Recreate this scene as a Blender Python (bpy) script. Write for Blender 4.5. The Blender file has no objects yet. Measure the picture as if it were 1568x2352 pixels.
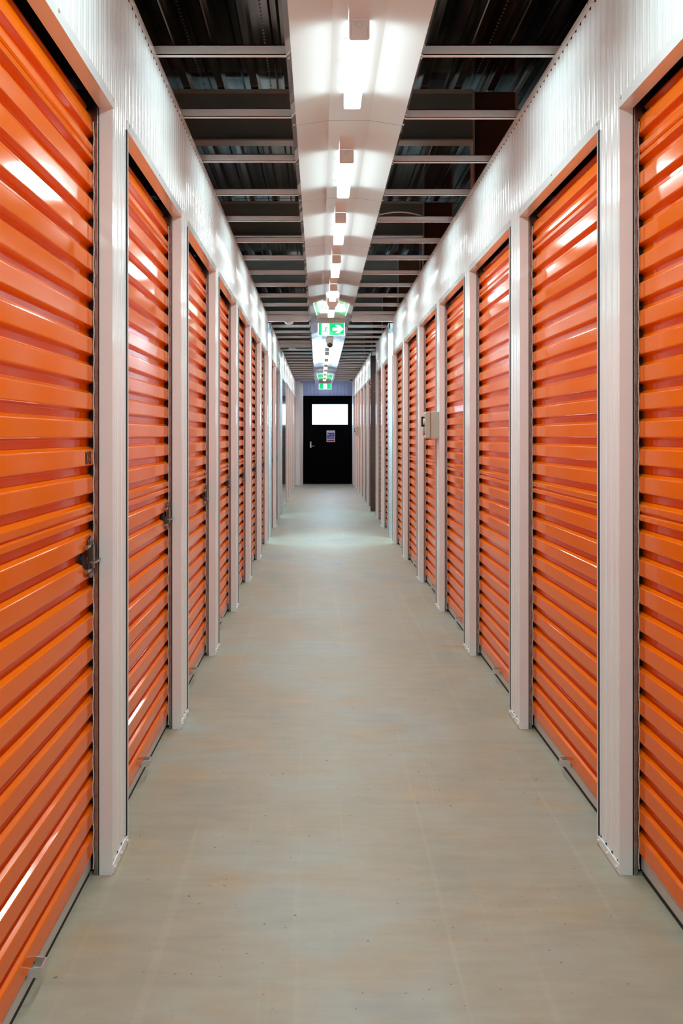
import bpy, bmesh, math, random
from mathutils import Matrix, Vector

random.seed(7)
sc = bpy.context.scene
COL = sc.collection
PI = math.pi

# ------------------------------------------------------------------ geometry of the place (metres)
XL, XR = -0.588, 0.856          # wall planes of the corridor
HEAD = 2.182                    # underside of the fascia over the doors
TOP = 2.626                     # top of the partition walls
CAMZ = 1.25
YEND = 21.9
FPX = 1950.0                    # focal length in pixels of the 1568x2352 frame

ORD = ['first', 'second', 'third', 'fourth', 'fifth', 'sixth', 'seventh', 'eighth', 'ninth', 'tenth', 'eleventh',
       'twelfth', 'thirteenth', 'fourteenth', 'fifteenth', 'sixteenth', 'seventeenth', 'eighteenth', 'nineteenth',
       'twentieth', 'twenty-first', 'twenty-second', 'twenty-third', 'twenty-fourth', 'twenty-fifth', 'twenty-sixth',
       'twenty-seventh', 'twenty-eighth', 'twenty-ninth', 'thirtieth', 'thirty-first', 'thirty-second', 'thirty-third',
       'thirty-fourth', 'thirty-fifth', 'thirty-sixth', 'thirty-seventh', 'thirty-eighth']

# ------------------------------------------------------------------ materials
def mat(name, color, rough=0.5, metal=0.0, var=0.06, vscale=6.0, bump=0.0, bscale=40.0, ior=1.5,
        rvar=0.0, coat=0.0, coat_rough=0.05, stretch=(1, 1, 1), bdist=0.01):
    m = bpy.data.materials.new(name)
    m.use_nodes = True
    nt = m.node_tree
    b = nt.nodes['Principled BSDF']
    b.inputs['Metallic'].default_value = metal
    b.inputs['IOR'].default_value = ior
    b.inputs['Roughness'].default_value = rough
    b.inputs['Coat Weight'].default_value = coat
    b.inputs['Coat Roughness'].default_value = coat_rough
    tc = nt.nodes.new('ShaderNodeTexCoord')
    mp = nt.nodes.new('ShaderNodeMapping')
    mp.inputs['Scale'].default_value = stretch
    nt.links.new(tc.outputs['Object'], mp.inputs['Vector'])
    n = nt.nodes.new('ShaderNodeTexNoise')
    n.inputs['Scale'].default_value = vscale
    n.inputs['Detail'].default_value = 4
    nt.links.new(mp.outputs['Vector'], n.inputs['Vector'])
    r = nt.nodes.new('ShaderNodeValToRGB')
    lo = [max(0, c * (1 - var)) for c in color]
    hi = [min(1, c * (1 + var)) for c in color]
    r.color_ramp.elements[0].position = 0.3
    r.color_ramp.elements[1].position = 0.7
    r.color_ramp.elements[0].color = (*lo, 1)
    r.color_ramp.elements[1].color = (*hi, 1)
    nt.links.new(n.outputs['Fac'], r.inputs['Fac'])
    nt.links.new(r.outputs['Color'], b.inputs['Base Color'])
    if rvar > 0:
        mr = nt.nodes.new('ShaderNodeMapRange')
        mr.inputs['To Min'].default_value = max(0.0, rough - rvar)
        mr.inputs['To Max'].default_value = rough + rvar
        nt.links.new(n.outputs['Fac'], mr.inputs['Value'])
        nt.links.new(mr.outputs['Result'], b.inputs['Roughness'])
    if bump > 0:
        n2 = nt.nodes.new('ShaderNodeTexNoise')
        n2.inputs['Scale'].default_value = bscale
        n2.inputs['Detail'].default_value = 2
        nt.links.new(mp.outputs['Vector'], n2.inputs['Vector'])
        bp = nt.nodes.new('ShaderNodeBump')
        bp.inputs['Strength'].default_value = bump
        bp.inputs['Distance'].default_value = bdist
        nt.links.new(n2.outputs['Fac'], bp.inputs['Height'])
        nt.links.new(bp.outputs['Normal'], b.inputs['Normal'])
    return m

def emis(name, color, strength, base=(0.8, 0.8, 0.8), rough=0.3, grad=None):
    m = bpy.data.materials.new(name)
    m.use_nodes = True
    nt = m.node_tree
    b = nt.nodes['Principled BSDF']
    b.inputs['Base Color'].default_value = (*base, 1)
    b.inputs['Roughness'].default_value = rough
    n = nt.nodes.new('ShaderNodeTexNoise')
    n.inputs['Scale'].default_value = 6.0
    r = nt.nodes.new('ShaderNodeValToRGB')
    g = grad if grad else 0.03
    r.color_ramp.elements[0].color = (*[c * (1 - g) for c in color], 1)
    r.color_ramp.elements[1].color = (*[c * (1 + g) for c in color], 1)
    nt.links.new(n.outputs['Fac'], r.inputs['Fac'])
    nt.links.new(r.outputs['Color'], b.inputs['Emission Color'])
    b.inputs['Emission Strength'].default_value = strength
    return m

M = {}
M['orange'] = mat('orange_painted_steel', (0.83, 0.150, 0.0006), 0.11, 0, 0.04, 3.0, 0.06, 9.0, 1.32, 0.0, 0.0, 0.06, (1, 0.35, 1), 0.01)
M['white'] = mat('white_prepainted_steel', (0.835, 0.865, 0.872), 0.12, 0, 0.02, 3.0, 0.0, 14.0, 1.5, 0.0, 0.2, 0.08)
M['trim'] = mat('white_folded_trim', (0.835, 0.865, 0.872), 0.09, 0, 0.02, 5.0, 0.04, 8.0, 1.5, 0.0, 0.3, 0.04)
M['pan'] = mat('white_gloss_pan', (0.77, 0.79, 0.795), 0.07, 0.25, 0.02, 2.0, 0.22, 3.2, 1.7, 0.0, 0.5, 0.02, (1.6, 0.5, 1), 0.010)
M['batten'] = mat('white_batten_steel', (0.83, 0.855, 0.86), 0.25, 0, 0.04, 8.0)
M['galv'] = mat('galvanised_steel', (0.46, 0.46, 0.455), 0.30, 1.0, 0.22, 60.0, 0.05, 120.0, 1.5, 0.08)
M['dark_galv'] = mat('dark_roof_steel', (0.27, 0.245, 0.225), 0.18, 1.0, 0.6, 5.0, 0.0, 30.0, 1.5, 0.06, 0, 0.05, (3, 0.04, 3))
M['chrome'] = mat('bright_zinc', (0.72, 0.71, 0.68), 0.18, 1.0, 0.08, 40.0)
M['latchsteel'] = mat('dull_latch_steel', (0.22, 0.21, 0.195), 0.25, 1.0, 0.08, 40.0)
M['tan'] = mat('tan_camera_plastic', (0.50, 0.42, 0.36), 0.4, 0, 0.03, 10.0)
M['inner_shade'] = mat('guide_shade_tone', (0.035, 0.010, 0.008), 0.6, 0, 0.2, 30.0)
M['guide'] = mat('dull_guide_steel', (0.38, 0.375, 0.37), 0.30, 1.0, 0.25, 50.0)
M['knobsteel'] = mat('knob_steel', (0.45, 0.43, 0.40), 0.18, 1.0, 0.08, 40.0)
M['alu'] = mat('matt_aluminium', (0.62, 0.61, 0.59), 0.42, 0.6, 0.05, 30.0, 0, 0, 1.5, 0, 0, 0.05, (1, 0.2, 6))
M['rubber'] = mat('black_rubber', (0.012, 0.011, 0.011), 0.7, 0, 0.2, 30.0)
M['black'] = mat('black_gap_shade', (0.006, 0.006, 0.007), 0.8, 0, 0.2, 30.0)  # plain black for gaps, and for shade painted into rib notches
M['felt'] = mat('grey_pile_seal', (0.66, 0.63, 0.58), 0.9, 0, 0.25, 220.0, 0.6, 300.0)
M['ink'] = mat('black_ink', (0.01, 0.006, 0.005), 0.5, 0, 0.1, 20.0)
M['plate'] = mat('chequer_plate', (0.74, 0.75, 0.76), 0.30, 1.0, 0.1, 40.0)
M['brownsteel'] = mat('dark_brown_steel', (0.06, 0.028, 0.024), 0.14, 0, 0.1, 4.0, 0.03, 8.0, 1.5, 0, 0.3)
M['brownplate'] = mat('chequer_plate_dark_reflection', (0.15, 0.09, 0.08), 0.25, 1.0, 0.1, 40.0)  # dark surroundings mirrored in the plate are put into its colour
M['frame'] = mat('painted_roof_frame', (0.30, 0.27, 0.24), 0.5, 0, 0.08, 4.0)
M['column'] = mat('red_brown_column_paint', (0.16, 0.055, 0.03), 0.5, 0, 0.1, 4.0)
M['flange'] = mat('flange_bounce_tone', (0.66, 0.50, 0.42), 0.35, 0, 0.06, 5.0)  # lighter than the frame: bounce light on the flanges put into colour
M['plastic'] = mat('white_moulded_plastic', (0.74, 0.70, 0.66), 0.35, 0, 0.03, 10.0)
M['greyplastic'] = mat('grey_moulded_plastic', (0.42, 0.42, 0.41), 0.35, 0, 0.03, 10.0)
M['beige'] = mat('beige_grey_plastic', (0.50, 0.49, 0.41), 0.38, 0, 0.03, 10.0)
M['beige_dark'] = mat('beige_seam', (0.28, 0.27, 0.22), 0.5, 0, 0.03, 10.0)
M['blackplastic'] = mat('black_plastic', (0.008, 0.008, 0.009), 0.25, 0, 0.1, 10.0)
M['doorblack'] = mat('black_door_paint', (0.002, 0.002, 0.003), 0.6, 0, 0.1, 3.0, ior=1.08)
M['cable_white'] = mat('pale_cable', (0.6, 0.55, 0.5), 0.5, 0, 0.05, 30.0)
M['signwhite'] = mat('sign_white', (0.55, 0.58, 0.66), 0.4, 0, 0.04, 20.0)
M['signblue'] = mat('sign_blue', (0.035, 0.05, 0.30), 0.4, 0, 0.1, 20.0)
M['signred'] = mat('sign_red', (0.32, 0.02, 0.05), 0.4, 0, 0.1, 20.0)
M['dark_wall'] = mat('dark_outer_wall', (0.10, 0.09, 0.085), 0.7, 0, 0.1, 2.0)
M['endwall'] = mat('end_sheet_cool_light', (0.50, 0.58, 0.86), 0.3, 0, 0.02, 3.0)  # cool blue light falling on the end wall put into its colour
M['backwall'] = mat('white_back_sheet', (0.7, 0.7, 0.69), 0.3, 0, 0.02, 3.0)
LAMP_E = 2.6
M['diffuser'] = emis('lit_diffuser', (0.84, 0.99, 1.0), LAMP_E)
M['window'] = emis('bright_frosted_glass', (0.46, 0.72, 1.0), 6.5, rough=0.2, grad=0.04)
M['exitgreen'] = emis('exit_green', (0.0, 0.60, 0.20), 0.5, (0.0, 0.4, 0.15), 0.2, 0.2)
M['exitwhite'] = emis('exit_white', (0.82, 1.0, 0.97), 1.15, rough=0.2)

def floor_material():
    m = bpy.data.materials.new('sealed_concrete')
    m.use_nodes = True
    nt = m.node_tree
    L = nt.links
    b = nt.nodes['Principled BSDF']
    tc = nt.nodes.new('ShaderNodeTexCoord')
    def noise(scale, detail, rough=0.5, stretch=None):
        n = nt.nodes.new('ShaderNodeTexNoise')
        n.inputs['Scale'].default_value = scale
        n.inputs['Detail'].default_value = detail
        n.inputs['Roughness'].default_value = rough
        if stretch:
            mp = nt.nodes.new('ShaderNodeMapping')
            mp.inputs['Scale'].default_value = stretch
            L.new(tc.outputs['Object'], mp.inputs['Vector'])
            L.new(mp.outputs['Vector'], n.inputs['Vector'])
        else:
            L.new(tc.outputs['Object'], n.inputs['Vector'])
        return n
    def ramp(src, stops):
        r = nt.nodes.new('ShaderNodeValToRGB')
        els = r.color_ramp.elements
        while len(els) < len(stops):
            els.new(0.5)
        for e, (p, c) in zip(els, stops):
            e.position = p
            e.color = (*c, 1)
        L.new(src, r.inputs['Fac'])
        return r
    def mix(kind, fac, a, bb):
        x = nt.nodes.new('ShaderNodeMix')
        x.data_type = 'RGBA'
        x.blend_type = kind
        if isinstance(fac, float):
            x.inputs[0].default_value = fac
        else:
            L.new(fac, x.inputs[0])
        L.new(a, x.inputs[6])
        L.new(bb, x.inputs[7])
        return x.outputs[2]
    big = noise(1.1, 5, 0.6, (1.0, 0.7, 1))
    base = ramp(big.outputs['Fac'], [(0.33, (0.300, 0.302, 0.245)), (0.46, (0.37, 0.332, 0.248)),
                                     (0.56, (0.365, 0.37, 0.312)), (0.68, (0.315, 0.300, 0.272))])
    warm = noise(2.6, 4, 0.55, (1, 1.5, 1))
    wr = ramp(warm.outputs['Fac'], [(0.50, (0, 0, 0)), (0.66, (1, 1, 1))])
    tan = nt.nodes.new('ShaderNodeRGB')
    tan.outputs[0].default_value = (0.40, 0.315, 0.20, 1)
    wmul = nt.nodes.new('ShaderNodeMath')
    wmul.operation = 'MULTIPLY'
    wmul.inputs[1].default_value = 0.75
    L.new(wr.outputs['Color'], wmul.inputs[0])
    c1 = mix('MIX', wmul.outputs[0], base.outputs['Color'], tan.outputs[0])
    fine = noise(9, 6, 0.65, (0.5, 2.2, 1))
    fr = ramp(fine.outputs['Fac'], [(0.33, (0.90, 0.90, 0.905)), (0.66, (1.06, 1.06, 1.055))])
    c2 = mix('MULTIPLY', 1.0, c1, fr.outputs['Color'])
    # fine grit specks, and faint pale wheel tracks running along the corridor
    speck = noise(55, 2, 0.5)
    sr = ramp(speck.outputs['Fac'], [(0.255, (0.35, 0.33, 0.30)), (0.285, (1, 1, 1))])
    c3 = mix('MULTIPLY', 0.8, c2, sr.outputs['Color'])
    track = noise(5.0, 3, 0.6, (3.2, 0.05, 1))
    tr = ramp(track.outputs['Fac'], [(0.60, (1, 1, 1)), (0.66, (1.09, 1.10, 1.09)), (0.72, (1, 1, 1))])
    c4 = mix('MULTIPLY', 0.8, c3, tr.outputs['Color'])
    L.new(c4, b.inputs['Base Color'])
    rr = nt.nodes.new('ShaderNodeMapRange')
    rr.inputs['To Min'].default_value = 0.38
    rr.inputs['To Max'].default_value = 0.60
    L.new(fine.outputs['Fac'], rr.inputs['Value'])
    L.new(rr.outputs['Result'], b.inputs['Roughness'])
    bp = nt.nodes.new('ShaderNodeBump')
    bp.inputs['Strength'].default_value = 0.08
    bp.inputs['Distance'].default_value = 0.004
    L.new(fine.outputs['Fac'], bp.inputs['Height'])
    L.new(bp.outputs['Normal'], b.inputs['Normal'])
    return m
M['floor'] = floor_material()

# ------------------------------------------------------------------ mesh helpers
class MB:
    def __init__(s):
        s.v, s.f = [], []
    def add(s, vs, fs):
        o = len(s.v)
        s.v += [tuple(p) for p in vs]
        s.f += [tuple(i + o for i in f) for f in fs]
        return s
    def box(s, x0, x1, y0, y1, z0, z1):
        vs = [(x, y, z) for x in (x0, x1) for y in (y0, y1) for z in (z0, z1)]
        return s.add(vs, [(0, 1, 3, 2), (4, 6, 7, 5), (0, 4, 5, 1), (2, 3, 7, 6), (0, 2, 6, 4), (1, 5, 7, 3)])
    def prism(s, pts, c0, c1, fn):
        """closed polygon pts (a,b) swept from c0 to c1; fn(a,b,c) -> xyz"""
        n = len(pts)
        vs = [fn(a, b, c0) for a, b in pts] + [fn(a, b, c1) for a, b in pts]
        fs = [(i, (i + 1) % n, n + (i + 1) % n, n + i) for i in range(n)]
        fs += [tuple(range(n - 1, -1, -1)), tuple(range(n, 2 * n))]
        return s.add(vs, fs)
    def strip(s, front, back, c0, c1, fn):
        """sheet with a profiled front and a back line of the same count, caps as quads"""
        n = len(front)
        vs = [fn(a, b, c0) for a, b in front] + [fn(a, b, c1) for a, b in front]
        vs += [fn(a, b, c0) for a, b in back] + [fn(a, b, c1) for a, b in back]
        fs = []
        for i in range(n - 1):
            fs.append((i, i + 1, n + i + 1, n + i))
            fs.append((2 * n + i, 3 * n + i, 3 * n + i + 1, 2 * n + i + 1))
            fs.append((i, 2 * n + i, 2 * n + i + 1, i + 1))
            fs.append((n + i, n + i + 1, 3 * n + i + 1, 3 * n + i))
        fs.append((0, n, 3 * n, 2 * n))
        fs.append((n - 1, 3 * n - 1, 4 * n - 1, 2 * n - 1))
        return s.add(vs, fs)
    def cyl(s, p, q, r0, r1=None, n=12):
        r1 = r0 if r1 is None else r1
        p, q = Vector(p), Vector(q)
        d = (q - p).normalized()
        a = d.orthogonal().normalized()
        b = d.cross(a)
        vs = []
        for c, r in ((p, r0), (q, r1)):
            for i in range(n):
                t = 2 * PI * i / n
                vs.append(c + a * (r * math.cos(t)) + b * (r * math.sin(t)))
        fs = [(i, (i + 1) % n, n + (i + 1) % n, n + i) for i in range(n)]
        fs += [tuple(range(n - 1, -1, -1)), tuple(range(n, 2 * n))]
        return s.add(vs, fs)
    def tube(s, pts, r, n=6):
        pts = [Vector(p) for p in pts]
        vs = []
        for k, p in enumerate(pts):
            d = (pts[min(k + 1, len(pts) - 1)] - pts[max(k - 1, 0)]).normalized()
            a = d.cross(Vector((0.31, 0.87, 0.38))).normalized()
            b = d.cross(a)
            for i in range(n):
                t = 2 * PI * i / n
                vs.append(p + a * (r * math.cos(t)) + b * (r * math.sin(t)))
        fs = []
        for k in range(len(pts) - 1):
            for i in range(n):
                fs.append((k * n + i, k * n + (i + 1) % n, (k + 1) * n + (i + 1) % n, (k + 1) * n + i))
        fs += [tuple(range(n - 1, -1, -1)), tuple(range((len(pts) - 1) * n, len(pts) * n))]
        return s.add(vs, fs)
    def lathe(s, prof, centre, axis='z', n=24, sign=1):
        """prof: (radius, height) from one pole to the other"""
        c = Vector(centre)
        vs, fs = [], []
        for r, h in prof:
            for i in range(n):
                t = 2 * PI * i / n
                if axis == 'z':
                    vs.append(c + Vector((r * math.cos(t), r * math.sin(t), sign * h)))
                elif axis == 'y':
                    vs.append(c + Vector((r * math.cos(t), sign * h, r * math.sin(t))))
                else:
                    vs.append(c + Vector((sign * h, r * math.cos(t), r * math.sin(t))))
        for k in range(len(prof) - 1):
            for i in range(n):
                fs.append((k * n + i, k * n + (i + 1) % n, (k + 1) * n + (i + 1) % n, (k + 1) * n + i))
        fs += [tuple(range(n - 1, -1, -1)), tuple(range((len(prof) - 1) * n, len(prof) * n))]
        return s.add(vs, fs)
    def build(s, name, material, parent=None, smooth=False, bevel=0.0, seg=2):
        me = bpy.data.meshes.new(name)
        me.from_pydata(s.v, [], s.f)
        bm = bmesh.new()
        bm.from_mesh(me)
        bmesh.ops.remove_doubles(bm, verts=bm.verts, dist=1e-6)
        bmesh.ops.recalc_face_normals(bm, faces=bm.faces)
        bm.to_mesh(me)
        bm.free()
        if smooth:
            for p in me.polygons:
                p.use_smooth = True
            try:
                me.set_sharp_from_angle(angle=math.radians(35))
            except Exception:
                pass
        me.materials.append(material)
        o = bpy.data.objects.new(name, me)
        COL.objects.link(o)
        if parent is not None:
            o.parent = parent
        if bevel > 0:
            md = o.modifiers.new('soft_edges', 'BEVEL')
            md.width = bevel
            md.segments = seg
            md.limit_method = 'ANGLE'
        return o

def tag(o, label, cat, group=None):
    o['label'] = label
    o['category'] = cat
    if group:
        o['group'] = group
    elif 'group' in o.keys():
        del o['group']
    return o

def thing(name, label, cat, loc=(0, 0, 0), rz=0.0, group=None):
    o = bpy.data.objects.new(name, None)
    o.empty_display_size = 0.1
    COL.objects.link(o)
    o.location = loc
    o.rotation_euler = (0, 0, rz)
    return tag(o, label, cat, group)

def struct(o, label=None):
    o['kind'] = 'structure'
    if label:
        o['label'] = label
    return o

KIDS = {}
def kids(o):
    return [c for c in bpy.data.objects if c.parent == o]

def dup(root, loc, rz=0.0, scale=(1, 1, 1), label=None, group=None):
    def rec(o, parent):
        c = o.copy()
        COL.objects.link(c)
        if parent is not None:
            c.parent = parent
        for k in kids(o):
            rec(k, c)
        return c
    r = rec(root, None)
    r.location = loc
    r.rotation_euler = (0, 0, rz)
    r.scale = scale
    if label:
        r['label'] = label
    if group:
        r['group'] = group
    return r

ident = lambda a, b, c: (a, b, c)

# ------------------------------------------------------------------ vertical ribbed wall sheet
def rib_profile(y0, y1, phase=0.032, pitch=0.05, depth=0.008):
    """front line (u, y): raised flats with narrow valleys centred on phase + k*pitch"""
    pts = [(0.0, y0)]
    k = math.floor((y0 - phase) / pitch)
    while True:
        c = phase + k * pitch
        if c - 0.010 > y1:
            break
        for dy, u in ((-0.0105, 0), (-0.0085, 0.0012), (-0.005, depth - 0.001), (-0.003, depth), (0.003, depth),
                      (0.005, depth - 0.001), (0.0085, 0.0012), (0.0105, 0)):
            y = c + dy
            if y0 + 1e-4 < y < y1 - 1e-4:
                pts.append((u, y))
        # faint pencil rib in the middle of the flat
        y = c + pitch / 2
        for dy, u in ((-0.003, 0), (0.0, -0.0008), (0.003, 0)):
            if y0 + 1e-4 < y + dy < y1 - 1e-4:
                pts.append((u, y + dy))
        k += 1
    pts.append((0.0, y1))
    return pts

# side frames: u = distance into the wall, away from the corridor
def side_fn(side):
    if side == 'left':
        return lambda u, y, z: (XL - u, y, z)
    return lambda u, y, z: (XR + u, y, z)

# ------------------------------------------------------------------ layout of the bays
PW = 0.18
# (pier start, pier end) along the corridor
PIERS_L = [(1.215, 1.395)] + [(y, y + PW) for y in (2.415, 3.615, 4.815, 6.015, 7.215, 8.515)] + [(9.745, 9.83)] + \
          [(10.40, 10.50), (11.515, 11.695), (12.765, 12.865), (13.43, 13.53)] + \
          [(y, y + PW) for y in (15.115, 16.315, 17.515, 18.715, 19.915)] + [(21.12, 21.30)]
PIERS_R = [(1.215, 1.395)] + [(y, y + PW) for y in (2.415, 3.615, 4.815, 6.015, 7.215, 8.515)] + [(9.745, 9.83)] + \
          [(10.40, 10.50), (11.515, 11.695), (12.665, 12.765), (13.93, 14.03)] + \
          [(y, y + PW) for y in (15.065, 16.265, 17.465, 18.665, 19.865)] + [(21.065, 21.9)]
DOORS_L = [(0.195, 1.215), (1.395, 2.415), (2.595, 3.615), (3.795, 4.815), (4.995, 6.015), (6.195, 7.215), (7.395, 8.515),
           (8.695, 9.745), (10.50, 11.515), (11.695, 12.765), (15.295, 16.315), (16.495, 17.515), (17.695, 18.715),
           (18.895, 19.915), (20.095, 21.12)]
DOORS_R = [(0.195, 1.215), (1.395, 2.415), (2.595, 3.615), (3.795, 4.815), (4.995, 6.015), (6.195, 7.215), (7.395, 8.515),
           (8.695, 9.745), (10.50, 11.515), (11.695, 12.665), (14.03, 15.065), (15.245, 16.265), (16.445, 17.465),
           (17.645, 18.665), (18.845, 19.865), (20.045, 21.065)]
FASCIA_L = [(-2.6, 9.83), (10.40, 12.865), (13.43, 21.30)]
FASCIA_R = [(-2.6, 9.83), (10.40, 12.765), (13.93, 21.86)]

# ------------------------------------------------------------------ setting
def build_setting():
    f = MB().box(-3.4, 3.4, -2.8, 22.3, -0.06, 0.0).build('floor', M['floor'])
    struct(f, 'pale sealed concrete corridor floor')
    # roof deck: ribbed steel sheets running along the building
    pts = []
    x = -3.4
    zc = 3.87
    while x < 3.4:
        pts += [(x, zc), (x + 0.085, zc), (x + 0.092, zc - 0.008), (x + 0.100, zc), (x + 0.135, zc), (x + 0.150, zc - 0.052),
                (x + 0.158, zc - 0.055), (x + 0.196, zc - 0.055), (x + 0.204, zc - 0.052), (x + 0.219, zc)]
        x += 0.25
    pts = [p for p in pts if p[0] <= 3.4]
    back = [(a, zc + 0.06) for a, b in pts]
    mb = MB()
    for (y0, y1) in ((-2.8, 4.62), (4.60, 9.4), (9.38, 14.6), (14.58, 22.3)):
        mb.strip(pts, back, y0, y1, lambda a, b, c: (a, c, b))
    # rolled rows of small dimples on some ribs of the deck
    struct(mb.build('ceiling', M['dark_galv']), 'dark ribbed steel roof deck high above the battens')
    dm = MB()
    for xr in (-2.9, -1.9, -1.4, -0.9, -0.4, 0.6, 1.1, 1.6, 2.1):
        xr = -3.4 + 0.25 * round((xr + 3.4) / 0.25) + 0.04
        y = 1.2
        while y < 7.5:
            dm.box(xr - 0.006, xr + 0.006, y, y + 0.012, zc - 0.005, zc + 0.001)
            y += 0.045
    o = dm.build('deck_dimples', M['galv'], bpy.data.objects['ceiling'])
    o['kind'] = 'stuff'
    # outer shell of the building
    struct(MB().box(-3.5, -3.4, -2.8, 22.3, 0, 3.95).build('wall_outer_left', M['dark_wall']))
    struct(MB().box(3.4, 3.5, -2.8, 22.3, 0, 3.95).build('wall_outer_right', M['dark_wall']))
    struct(MB().box(-3.5, 3.5, -2.9, -2.8, 0, 3.95).build('wall_back', M['backwall']))
    # end wall: ribbed sheet around the black door
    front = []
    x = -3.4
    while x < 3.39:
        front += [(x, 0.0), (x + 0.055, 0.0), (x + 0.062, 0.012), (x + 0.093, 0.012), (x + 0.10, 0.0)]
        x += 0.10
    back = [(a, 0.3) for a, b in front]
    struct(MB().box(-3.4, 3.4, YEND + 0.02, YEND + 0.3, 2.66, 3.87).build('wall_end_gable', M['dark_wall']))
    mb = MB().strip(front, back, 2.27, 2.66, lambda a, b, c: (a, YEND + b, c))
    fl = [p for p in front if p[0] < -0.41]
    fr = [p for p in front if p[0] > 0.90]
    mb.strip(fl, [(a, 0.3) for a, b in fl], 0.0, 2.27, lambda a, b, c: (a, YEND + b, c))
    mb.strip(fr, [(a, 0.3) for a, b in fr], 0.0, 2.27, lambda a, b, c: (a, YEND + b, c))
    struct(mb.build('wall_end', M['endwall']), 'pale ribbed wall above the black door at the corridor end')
    for side, spans in (('left', FASCIA_L), ('right', FASCIA_R)):
        fn = side_fn(side)
        mb = MB()
        for (a, b) in spans:
            fr = rib_profile(a, b)
            mb.strip(fr, [(0.016, y) for u, y in fr], HEAD, TOP - 0.004, lambda u, y, z: fn(u, y, z))
        # plain ribbed wall behind the viewpoint
        fr = rib_profile(-2.6, 0.195)
        mb.strip(fr, [(0.06, y) for u, y in fr], 0.0, HEAD, lambda u, y, z: fn(u, y, z))
        w = struct(mb.build('wall_' + side, M['white']), 'white ribbed metal fascia above the doors on the %s' % side)
        tr = MB()
        sw = MB()
        for (a, b) in spans:
            # L shaped capping: face in front of the ribs, top flange going back
            tr.prism([(-0.0035, TOP - 0.027), (-0.0035, TOP), (0.045, TOP), (0.045, TOP - 0.002), (-0.0015, TOP - 0.002),
                      (-0.0015, TOP - 0.027)], a, b, lambda u, z, y: fn(u, y, z))
            y = a + 0.18
            while y < min(b, 9.9):
                p = fn(-0.0035, y, TOP - 0.012)
                q = fn(-0.0075, y, TOP - 0.012)
                sw.cyl(p, q, 0.0045, 0.004, 6)
                y += 0.30
        cf = MB()
        for (a, b) in spans:
            cf.prism([(0.0006, TOP - 0.0285), (0.0006, TOP - 0.006), (0.0078, TOP - 0.006), (0.0078, TOP - 0.0285)], a + 0.002, b - 0.002,
                     lambda u, z, y: fn(u, y, z))
        cf.build('valley_shade', M['black'], w)  # black strip painting the shade in the valleys under the top trim
        tr.build('top_trim', M['trim'], w)
        sw.build('screws', M['chrome'], w)
    # side passages: white sheet walls leading away from the corridor, each a wall of its own
    def passage(side, y0, y1, n0, n1):
        s = -1 if side == 'left' else 1
        xa = (XL - 0.003) if side == 'left' else (XR + 0.003)
        xb = s * 3.4
        x0, x1 = min(xa, xb), max(xa, xb)
        struct(MB().box(x0, x1, y0 - 0.06, y0, 0, TOP).build(n0, M['white']))
        struct(MB().box(x0, x1, y1, y1 + 0.06, 0, TOP).build(n1, M['white']))
    passage('left', 9.83, 10.40, 'wall_passage_left_near', 'wall_passage_left_far')
    passage('right', 9.83, 10.40, 'wall_passage_right_near', 'wall_passage_right_far')
    passage('left', 12.865, 13.43, 'wall_second_passage_left_near', 'wall_second_passage_left_far')
    passage('right', 12.765, 13.93, 'wall_second_passage_right_near', 'wall_second_passage_right_far')
    # flush dark glossy panel on the left, past the second passage
    o = MB().box(XL - 0.05, XL - 0.002, 13.53, 15.115, 0.0, HEAD).build('flush_wall_panel', M['brownsteel'])
    tag(o, 'dark glossy flush panel on the left wall beyond the second side passage', 'wall panel')
    # stub of wall that narrows the corridor in front of the end door
    struct(MB().box(XL - 0.3, -0.475, 21.30, YEND, 0, TOP).build('wall_stub_left', M['white']))

build_setting()

# ------------------------------------------------------------------ piers
def pier(side, y0, y1, label):
    s = 1 if side == 'left' else -1          # +1: out of the wall is +x
    X = XL if side == 'left' else XR
    fx = lambda u: X - s * u
    g = thing('wall_pier', label, 'pier', (X, (y0 + y1) / 2, 0), 0, 'white ribbed piers on the %s wall' % side)
    cy = (y0 + y1) / 2
    loc = lambda u, y, z: (-s * u, y - cy, z)
    fr = rib_profile(y0 + 0.002, y1 - 0.007)
    MB().strip(fr, [(0.020, y) for u, y in fr], 0.0, HEAD, loc).build('ribbed_face', M['white'], g)
    # near return: folded angle, 36 mm deep, with a narrow lip on the face
    mb = MB().prism([(-0.0015, y0 + 0.012), (-0.0015, y0 - 0.0015), (0.036, y0 - 0.0015), (0.036, y0 + 0.0005),
                     (0.0005, y0 + 0.0005), (0.0005, y0 + 0.012)], 0.0, HEAD, loc)
    mb.build('corner_trim', M['trim'], g)
    # far return angle standing a little proud of the sheet, behind a dark slot
    mb = MB().prism([(-0.006, y1 + 0.0015), (-0.006, y1 - 0.0005), (0.036, y1 - 0.0005), (0.036, y1 + 0.0015)], 0.0, HEAD, loc)
    mb.build('corner_trim', M['trim'], g)
    MB().prism([(-0.003, y1 - 0.007), (-0.003, y1 - 0.0006), (0.02, y1 - 0.0006), (0.02, y1 - 0.007)], 0.0, HEAD, loc
               ).build('edge_gap', M['black'], g)
    # base trim with screws
    MB().prism([(-0.004, 0.003), (-0.004, 0.029), (0.0, 0.029), (0.0, 0.003)], y0 + 0.001, y1 - 0.001,
               lambda u, z, y: loc(u, y, z)).build('base_trim', M['trim'], g)
    MB().prism([(0.0006, 0.003), (0.0006, 0.031), (0.0078, 0.031), (0.0078, 0.003)], y0 + 0.004, y1 - 0.009, lambda u, z, y: loc(u, y, z)
               ).build('valley_shade', M['black'], g)  # shade in the rib valleys behind the base trim, painted as black
    sp = (y0 + 0.012, (y0 + y1) / 2, y1 - 0.012)
    for y in sp:
        MB().cyl(loc(-0.004, y, 0.017), loc(-0.0095, y, 0.017), 0.0055, 0.0045, 8).build('screw', M['plastic'], g)
    return g

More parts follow.
